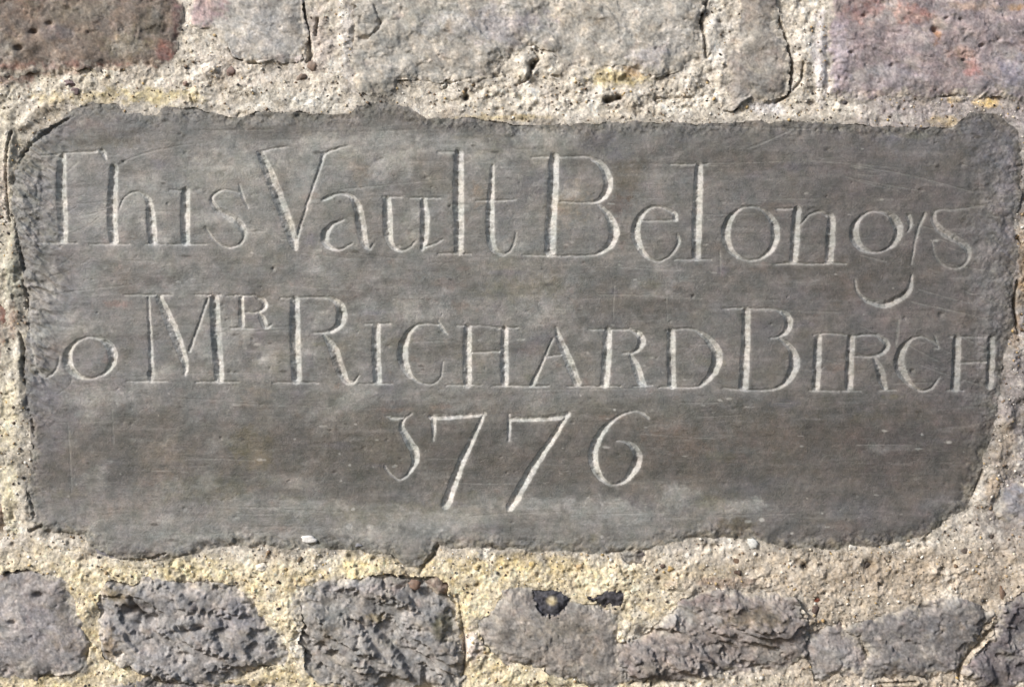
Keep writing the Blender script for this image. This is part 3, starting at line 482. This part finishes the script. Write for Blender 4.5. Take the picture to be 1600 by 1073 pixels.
smear2 = sstep(18, -6, -SD + 24*NM + 8*NF)*(SD < 6); c_ = lin((140,136,130)); Cm += (c_ - Cm)*(smear2*.6)[..., None]
lap = sstep(14, -4, SD + 26*NM + 9*NF)*.5*(LF < -4); c_ = lin((182,174,158)); Cs += (c_ - Cs)*lap[..., None]*(.35 + .65*(Y > 700))[..., None]
brick_patches()
blend(Cb, sstep(.05, .5, NBm)*.5, (180,177,174)); blend(Cb, sstep(.05, .5, -NBm)*.5, (122,116,110)); blend(Cb, sstep(.25, .5, fbm(50, octs=5, seed=225, gain=.65))*.5, (136,122,104)); blend(Cb, sstep(.2, .6, NBh)*.3, (160,154,134))
blend(Cb, sstep(.2, .6, NM)*.25, (156,134,132)); blend(Cb, sstep(.4, .8, NF)*.35, (104,98,94)); blend(Cb, sstep(.4, .8, -NF)*.3, (190,188,188))
capl = sstep(.12, .42, fbm(60, octs=5, seed=227, gain=.6))*(.25 + .35*sstep(40, 8, BMAX)); capl *= 1 - .75*((BID == keys.index('nw')) | (BID == keys.index('n4')))
blend(Cb, capl, (204,198,188))
limed = sstep(10, -2, BMAX + 20*NM + 6*NF)*.75; blend(Cb, limed, (204,196,184))

# mottling of the materials themselves
dirt = sstep(.05, .4, fbm(13, octs=3, seed=281, gain=.6))*sstep(1.0, 3.5, LF)*.45; blend(Cs, dirt, (120,116,108))
g22, g9, g4, g2 = fbm(24, octs=3, seed=261, gain=.6), fbm(9, octs=2, seed=263), fbm(4.6, octs=2, seed=265), fbm(3.1, octs=1, seed=267)
gh = fbm(70, 7, octs=4, seed=269, gain=.65, rot=.02); g60 = fbm(70, 45, octs=4, seed=271, gain=.6)
Cs *= .82*np.exp(.22*g60 + .32*g22 + .20*g9 + .22*gh + .16*g4 + .14*g2)[..., None]
Cs *= (1 + np.stack([.10*g60, 0*g60, -.10*g60], -1)*1.0 + np.stack([.05*g22, -.03*g22, .0*g22], -1))
Cm *= np.exp(.40*g60 + .45*g22 + .34*g9 + .36*g4 + .26*g2)[..., None]
Cb *= np.exp(.45*g60 + .50*g22 + .32*g9 + .34*g4 + .22*g2)[..., None]
Cb *= (1 + np.stack([.10*g22, 0*g22, -.10*g22], -1))
spk = sstep(.52, .75, fbm(3.4, octs=2, seed=273)); blend(Cm, spk*.8, (92,82,70))
spk2 = sstep(.5, .72, fbm(4.2, octs=2, seed=275)); blend(Cm, spk2*.5, (244,240,232))
spk3 = sstep(.55, .75, fbm(3.4, octs=2, seed=277)); blend(Cb, spk3*.6, (84,80,78))
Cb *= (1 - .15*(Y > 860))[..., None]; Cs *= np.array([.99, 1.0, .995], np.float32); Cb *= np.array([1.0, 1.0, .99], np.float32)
for q, c_ in (('f1', (70,70,78)), ('f2', (76,74,80))):
    mk = (BID == keys.index(q)); col_ = np.exp(.9*g4 + .5*g9)[..., None]*lin(c_)
    eye = np.exp(-(((X-862)/8)**2 + ((Y-938)/7)**2)**2)[..., None] if q == 'f1' else 0
    col_ = col_ + (lin((186,174,146)) - col_)*eye
    Cb[mk] = col_[mk]
for C_ in (Cs, Cm, Cb): np.clip(C_, .01, .88, out=C_)

# ---------------------------------------------------------------- materials
def mat(name, rough, bump, nscale, var, spec=0.25):
    m = bpy.data.materials.new(name); m.use_nodes = True; t = m.node_tree; n = t.nodes; l = t.links
    p = n['Principled BSDF']; p.inputs['Roughness'].default_value = rough; p.inputs['Specular IOR Level'].default_value = spec
    at = n.new('ShaderNodeAttribute'); at.attribute_name = 'tint'
    tc = n.new('ShaderNodeTexCoord')
    def noise(s, d=6, r=.6):
        q = n.new('ShaderNodeTexNoise'); q.inputs['Scale'].default_value = s; q.inputs['Detail'].default_value = d; q.inputs['Roughness'].default_value = r
        l.new(tc.outputs['Object'], q.inputs['Vector']); return q
    n1 = noise(nscale); n2 = noise(nscale*4.5, 4, .7); n3 = noise(nscale*.18, 5, .6)
    mr = n.new('ShaderNodeMapRange'); l.new(n1.outputs['Fac'], mr.inputs[0]); mr.inputs[1].default_value = .3; mr.inputs[2].default_value = .7; mr.inputs[3].default_value = 1-var; mr.inputs[4].default_value = 1+var
    mr2 = n.new('ShaderNodeMapRange'); l.new(n2.outputs['Fac'], mr2.inputs[0]); mr2.inputs[1].default_value = .3; mr2.inputs[2].default_value = .7; mr2.inputs[3].default_value = 1-var*.8; mr2.inputs[4].default_value = 1+var*.8
    mm = n.new('ShaderNodeMath'); mm.operation = 'MULTIPLY'; l.new(mr.outputs[0], mm.inputs[0]); l.new(mr2.outputs[0], mm.inputs[1])
    hs = n.new('ShaderNodeHueSaturation'); l.new(at.outputs['Color'], hs.inputs['Color']); l.new(mm.outputs[0], hs.inputs['Value'])
    ms = n.new('ShaderNodeMapRange'); l.new(n3.outputs['Fac'], ms.inputs[0]); ms.inputs[1].default_value = .3; ms.inputs[2].default_value = .7; ms.inputs[3].default_value = .65; ms.inputs[4].default_value = 1.15
    l.new(ms.outputs[0], hs.inputs['Saturation'])
    l.new(hs.outputs[0], p.inputs['Base Color'])
    add = n.new('ShaderNodeMath'); add.operation = 'MULTIPLY_ADD'; l.new(n2.outputs['Fac'], add.inputs[0]); add.inputs[1].default_value = .5; l.new(n1.outputs['Fac'], add.inputs[2])
    b = n.new('ShaderNodeBump'); b.inputs['Distance'].default_value = bump; b.inputs['Strength'].default_value = .8
    l.new(add.outputs[0], b.inputs['Height']); l.new(b.outputs[0], p.inputs['Normal'])
    return m
M_SLAB = mat('tooled_stone', .58, .0006, 800, .07, .42)
M_MORT = mat('lime_mortar', .95, .0010, 850, .13, .1)
M_BRICK = mat('weathered_brick', .9, .0007, 750, .10, .15)
M_GRIT = mat('grit_stone', .8, .0004, 800, .1, .3)

# ---------------------------------------------------------------- turning parts of the grid into meshes
WX = (X - 800)*S; WZ = (536.5 - Y)*S + ZC
FQ = lambda A: (A[:-1, :-1] + A[1:, :-1] + A[:-1, 1:] + A[1:, 1:])*.25
sdf_f = FQ(SD); lf_f = FQ(LF); bm_f = FQ(BMAX); bid_f = BID[:-1, :-1]; lid_f = LID[:-1, :-1]
lid2 = np.maximum.reduce([LID[:-1, :-1], LID[1:, :-1], LID[:-1, 1:], LID[1:, 1:]])
is_slab = sdf_f > 0
is_letter = is_slab & (lf_f > -0.45) & (lid2 >= 0)
is_brick = (~is_slab) & (bm_f > 0) & (bid_f >= 0)
is_mortar = ~(is_slab | is_brick)
def link(o, parent=None):
    sc.collection.objects.link(o)
    if parent: o.parent = parent
    return o
def normals(H):
    gy, gx = np.gradient(H*S, ys*S, xs*S)
    n = np.stack([-gx, -np.ones_like(gx), gy], -1)
    return n/np.linalg.norm(n, axis=-1, keepdims=True)
def grid_object(name, mask, H, C, material, parent=None, skirt=None, skirt_mask=None, nrm=None):
    fi, fj = np.nonzero(mask)
    a = fi*NX + fj; quads = np.stack([a, a+NX, a+NX+1, a+1], 1)      # faces look to -Y
    uniq, inv = np.unique(quads, return_inverse=True); inv = inv.reshape(-1, 4)
    Hf = H.ravel()[uniq]; co = np.stack([WX.ravel()[uniq], -Hf*S, WZ.ravel()[uniq]], 1)
    col = C.reshape(-1, 3)[uniq]; nn = nrm.reshape(-1, 3)[uniq] if nrm is not None else None
    if skirt:
        sm = mask if skirt_mask is None else skirt_mask
        pad = np.pad(sm, 1)
        E = []
        for (di, dj, va, vb) in ((-1, 0, 1, 0), (1, 0, NX, NX+1), (0, -1, 0, NX), (0, 1, NX+1, 1)):
            nb = pad[1+di:1+di+sm.shape[0], 1+dj:1+dj+sm.shape[1]]
            ei, ej = np.nonzero(mask & ~nb); q = ei*NX + ej
            E.append(np.stack([q+va, q+vb], 1))
        E = np.concatenate(E); eu, ei = np.unique(E, return_inverse=True); ei = ei.reshape(-1, 2)
        He = H.ravel()[eu]; top = np.stack([WX.ravel()[eu], -He*S, WZ.ravel()[eu]], 1)
        back = top.copy(); back[:, 1] = skirt
        o = len(co); n = len(eu)
        sq = np.stack([ei[:, 0]+o, ei[:, 1]+o, ei[:, 1]+o+n, ei[:, 0]+o+n], 1)[:, ::-1]
        co = np.concatenate([co, top, back]); inv = np.concatenate([inv, sq]); ce = C.reshape(-1, 3)[eu]
        col = np.concatenate([col, ce, ce])
        if nn is not None:
            cen = np.array([top[:, 0].mean(), 0, top[:, 2].mean()]); d = top - cen; d[:, 1] = 0; d /= np.linalg.norm(d, axis=1, keepdims=True)+1e-9
            nn = np.concatenate([nn, d, d])
    me = bpy.data.meshes.new(name)
    me.vertices.add(len(co)); me.vertices.foreach_set('co', co.astype(np.float32).ravel())
    me.loops.add(inv.size); me.loops.foreach_set('vertex_index', inv.astype(np.int32).ravel())
    me.polygons.add(len(inv)); me.polygons.foreach_set('loop_start', (np.arange(len(inv))*4).astype(np.int32))
    me.update(calc_edges=True)
    me.polygons.foreach_set('use_smooth', np.ones(len(inv), bool))
    at = me.attributes.new('tint', 'FLOAT_COLOR', 'POINT')
    at.data.foreach_set('color', np.concatenate([col, np.ones((len(col), 1))], 1).astype(np.float32).ravel())
    me.materials.append(material)
    if nn is not None: me.normals_split_custom_set_from_vertices(nn.astype(np.float32).tolist())
    o = bpy.data.objects.new(name, me); link(o, parent)
    return o

# the slab and its cut letters
NS_ = normals(Hs)
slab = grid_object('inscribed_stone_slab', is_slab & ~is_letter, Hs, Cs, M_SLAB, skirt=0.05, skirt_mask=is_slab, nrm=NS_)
slab['label'] = 'dark grey stone slab set in the brick wall, carved with a serif inscription dated 1776'
slab['category'] = 'stone plaque'; slab['kind'] = 'thing'
NMS = {'apostrophe': 'apostrophe', 'digit': 'carved_digit'}
for i, (ch, line, kind, st) in enumerate(L):
    m = is_letter & (lid2 == i)
    if not m.any(): continue
    lo_ = grid_object(NMS.get(kind, 'carved_letter'), m, Hs, Cs, M_SLAB, slab, nrm=NS_)
    what = {'capital': 'capital letter', 'small': 'lower case letter', 'small capital': 'small capital letter', 'small raised': 'small raised letter', 'digit': 'carved digit', 'apostrophe': 'carved apostrophe'}[kind]
    lo_['label'] = what + ('' if kind == 'apostrophe' else ' ' + ch) + ' in the %s line' % line

# the wall: mortar and every brick
wall = bpy.data.objects.new('brick_wall', None); wall.empty_display_size = .1; link(wall)
wall['label'] = 'weathered grey brick wall with crumbling pale lime mortar around the slab'
wall['category'] = 'wall'; wall['kind'] = 'thing'
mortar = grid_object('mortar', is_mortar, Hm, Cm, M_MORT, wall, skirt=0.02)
for i in range(len(keys)):
    m = is_brick & (bid_f == i)
    if m.sum() < 30: continue
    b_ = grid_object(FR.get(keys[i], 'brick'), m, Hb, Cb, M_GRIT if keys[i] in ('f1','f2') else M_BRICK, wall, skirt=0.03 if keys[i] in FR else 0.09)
    if keys[i] == 'f1': b_['label'] = 'black rounded flint with a small pale eye'
    if keys[i] == 'f2': b_['label'] = 'black flint flake beside the rounded flint'
    if keys[i] == 'nw': b_['label'] = 'dark brown brick at the top left'
# the wall's solid core behind the faces
x0, x1, z0, z1 = WX[0, 0], WX[0, -1], WZ[-1, 0], WZ[0, 0]
def box_mesh(name, x0, x1, y0, y1, z0, z1, material, tint):
    v = [(x, y, z) for x in (x0, x1) for y in (y0, y1) for z in (z0, z1)]
    f = [(0,1,3,2),(4,6,7,5),(0,4,5,1),(2,3,7,6),(0,2,6,4),(1,5,7,3)]
    me = bpy.data.meshes.new(name); me.from_pydata(v, [], f); me.update()
    at = me.attributes.new('tint', 'FLOAT_COLOR', 'POINT')
    at.data.foreach_set('color', np.tile(np.append(lin(tint), 1), 8).astype(np.float32)); me.materials.append(material)
    return bpy.data.objects.new(name, me)
link(box_mesh('wall_core', x0+.002, x1-.002, .021, .225, z0+.002, z1-.002, M_MORT, (190,182,166)), wall)

# ---------------------------------------------------------------- stones caught in the mortar
def ico():
    t = (1+5**.5)/2
    v = np.array([(-1,t,0),(1,t,0),(-1,-t,0),(1,-t,0),(0,-1,t),(0,1,t),(0,-1,-t),(0,1,-t),(t,0,-1),(t,0,1),(-t,0,-1),(-t,0,1)], float)
    f = np.array([(0,11,5),(0,5,1),(0,1,7),(0,7,10),(0,10,11),(1,5,9),(5,11,4),(11,10,2),(10,7,6),(7,1,8),(3,9,4),(3,4,2),(3,2,6),(3,6,8),(3,8,9),(4,9,5),(2,4,11),(6,2,10),(8,6,7),(9,8,1)])
    return v/np.linalg.norm(v[0]), f
IV, IF = ico()
ICV, ICF = IV, IF
def sub(v, f):
    v = list(map(tuple, v)); cache = {}; out = []
    def mid(a, b):
        kk = (min(a, b), max(a, b))
        if kk not in cache:
            p = (np.array(v[a])+np.array(v[b]))/2; v.append(tuple(p/np.linalg.norm(p))); cache[kk] = len(v)-1
        return cache[kk]
    for a, b, c in f:
        d, e, g = mid(a, b), mid(b, c), mid(c, a); out += [(a,d,g),(b,e,d),(c,g,e),(d,e,g)]
    return np.array(v), np.array(out)
def finish(name, co, tri, col, material, parent, smooth):
    me = bpy.data.meshes.new(name)
    me.vertices.add(len(co)); me.vertices.foreach_set('co', co.astype(np.float32).ravel())
    me.loops.add(tri.size); me.loops.foreach_set('vertex_index', tri.astype(np.int32).ravel())
    me.polygons.add(len(tri)); me.polygons.foreach_set('loop_start', (np.arange(len(tri))*3).astype(np.int32)); me.update(calc_edges=True)
    me.polygons.foreach_set('use_smooth', np.full(len(tri), smooth))
    at = me.attributes.new('tint', 'FLOAT_COLOR', 'POINT')
    at.data.foreach_set('color', np.concatenate([col, np.ones((len(col), 1))], 1).astype(np.float32).ravel())
    me.materials.append(material); o = bpy.data.objects.new(name, me); return link(o, parent)
def height_at(H, x, y):
    return H[min(np.searchsorted(ys, y), NY-1), min(np.searchsorted(xs, x), NX-1)]
vs, fs, cs, nv = [], [], [], 0
cols = [(96,84,74),(120,100,80),(84,80,78),(196,170,120),(226,222,214),(236,232,224),(150,130,110),(176,150,112),(210,200,180)]
count = 0
while count < 5200:
    x, y = rng.uniform(-40, 1640), rng.uniform(-40, 1113)
    j, i = np.searchsorted(xs, x)-1, np.searchsorted(ys, y)-1
    if not is_mortar[i, j]: continue
    r = min(.7 + rng.exponential(.65), 3.6)
    R = rng.normal(size=(3, 3)); Q, _ = np.linalg.qr(R)
    v = (IV*(1+rng.normal(0, .16, (12, 1))))*r*np.array([1, rng.uniform(.6, 1), rng.uniform(.5, .9)]); v = v @ Q.T
    h = Hm[i, j] + r*rng.uniform(-.35, .35)
    vs.append(np.stack([(x+v[:, 0]-800)*S, -(h+v[:, 1])*S, (536.5-y+v[:, 2])*S+ZC], 1)); fs.append(IF+nv); nv += 12
    cs.append(np.tile(lin(cols[rng.integers(len(cols))])*rng.uniform(.8, 1.1), (12, 1))); count += 1
g = finish('mortar_grit', np.concatenate(vs), np.concatenate(fs), np.concatenate(cs), M_GRIT, wall, True); g['kind'] = 'stuff'

BV, BF = sub(*sub(IV, IF))
def pebble(name, x, y, rx, ry, rz, col, rot=0.0, lift=-.25, H=Hm, parent=wall, label=None, ang=.12):
    n = rng.normal(size=(5, 3)); d = np.ones(len(BV))
    for q in n:
        q = q/np.linalg.norm(q); d = np.minimum(d, .86/np.maximum((BV @ q), .3)) if ang > .1 else d
    d = d*(1 + rng.normal(0, ang*.5, len(BV)))
    d = d*(1 + .22*np.sin(BV @ (n[0]*2.2) + n[1][0]) + .12*np.sin(BV @ (n[2]*4)))
    v = BV*d[:, None]*np.array([rx, rz, ry]); c, s = math.cos(rot), math.sin(rot)
    u = v[:, 0]*c + v[:, 2]*s; ww = -v[:, 0]*s + v[:, 2]*c
    h = height_at(H, x, y) + rz*lift
    co = np.stack([(x+u-800)*S, -(h+v[:, 1])*S, (536.5-y+ww)*S+ZC], 1)
    cc = np.tile(lin(col), (len(BV), 1))*(1+rng.normal(0, .05, (len(BV), 1)))
    o = finish(name, co, BF, cc, M_GRIT, parent, True)
    if label: o['label'] = label
    return o
PB = [(1357,884,8,7,5,(84,76,72),0),(648,914,10,8,6,(138,112,96),.4),(1258,887,6,8,4,(78,72,68),0),(1278,938,6,4,4,(130,84,70),0),(1274,952,6,8,4,(96,80,74),.3),(1566,925,5,12,4,(122,100,84),-.3),
 (1178,849,9,7,3,(206,208,206),.5),(1036,885,4,4,3,(98,80,72),0),(1154,894,6,4,4,(84,70,62),.2),(1152,877,7,7,4,(112,92,76),0),(905,886,5,5,4,(190,166,128),0),
 (832,880,5,5,4,(196,176,128),0),(745,885,6,5,4,(206,186,140),0),(360,112,8,7,5,(132,112,106),0),(1510,862,7,6,4,(98,88,82),0),(1552,838,5,7,4,(90,80,74),.4),(1420,850,8,4,3,(206,198,186),-.3),(1332,856,7,4,3,(208,204,196),0),
 (468,874,4,6,4,(110,98,84),0),(560,851,7,4,3,(132,134,142),0),(408,886,8,6,3,(232,224,210),0),(290,130,5,4,3,(140,120,112),0),(108,130,9,5,4,(134,120,122),.3),(118,142,6,5,4,(128,112,114),0),
 (1048,888,5,5,4,(178,150,96),0),(1268,160,6,5,3,(110,100,96),0),(1321,161,7,5,4,(88,84,86),0),(470,120,7,6,4,(138,122,110),0),(490,102,8,9,5,(132,116,106),0)]
for x, y, rx, ry, rz, c, rt in PB: pebble('pebble', x, y, rx, ry, rz, c, rt)
pebble('slate_chip', 166, 868, 20, 8, 3, (122,120,126), .3, H=Hs, parent=slab)
pebble('white_flint', 482, 843, 12, 6, 4, (226,224,222), .1, -.1, H=Hs, parent=slab)
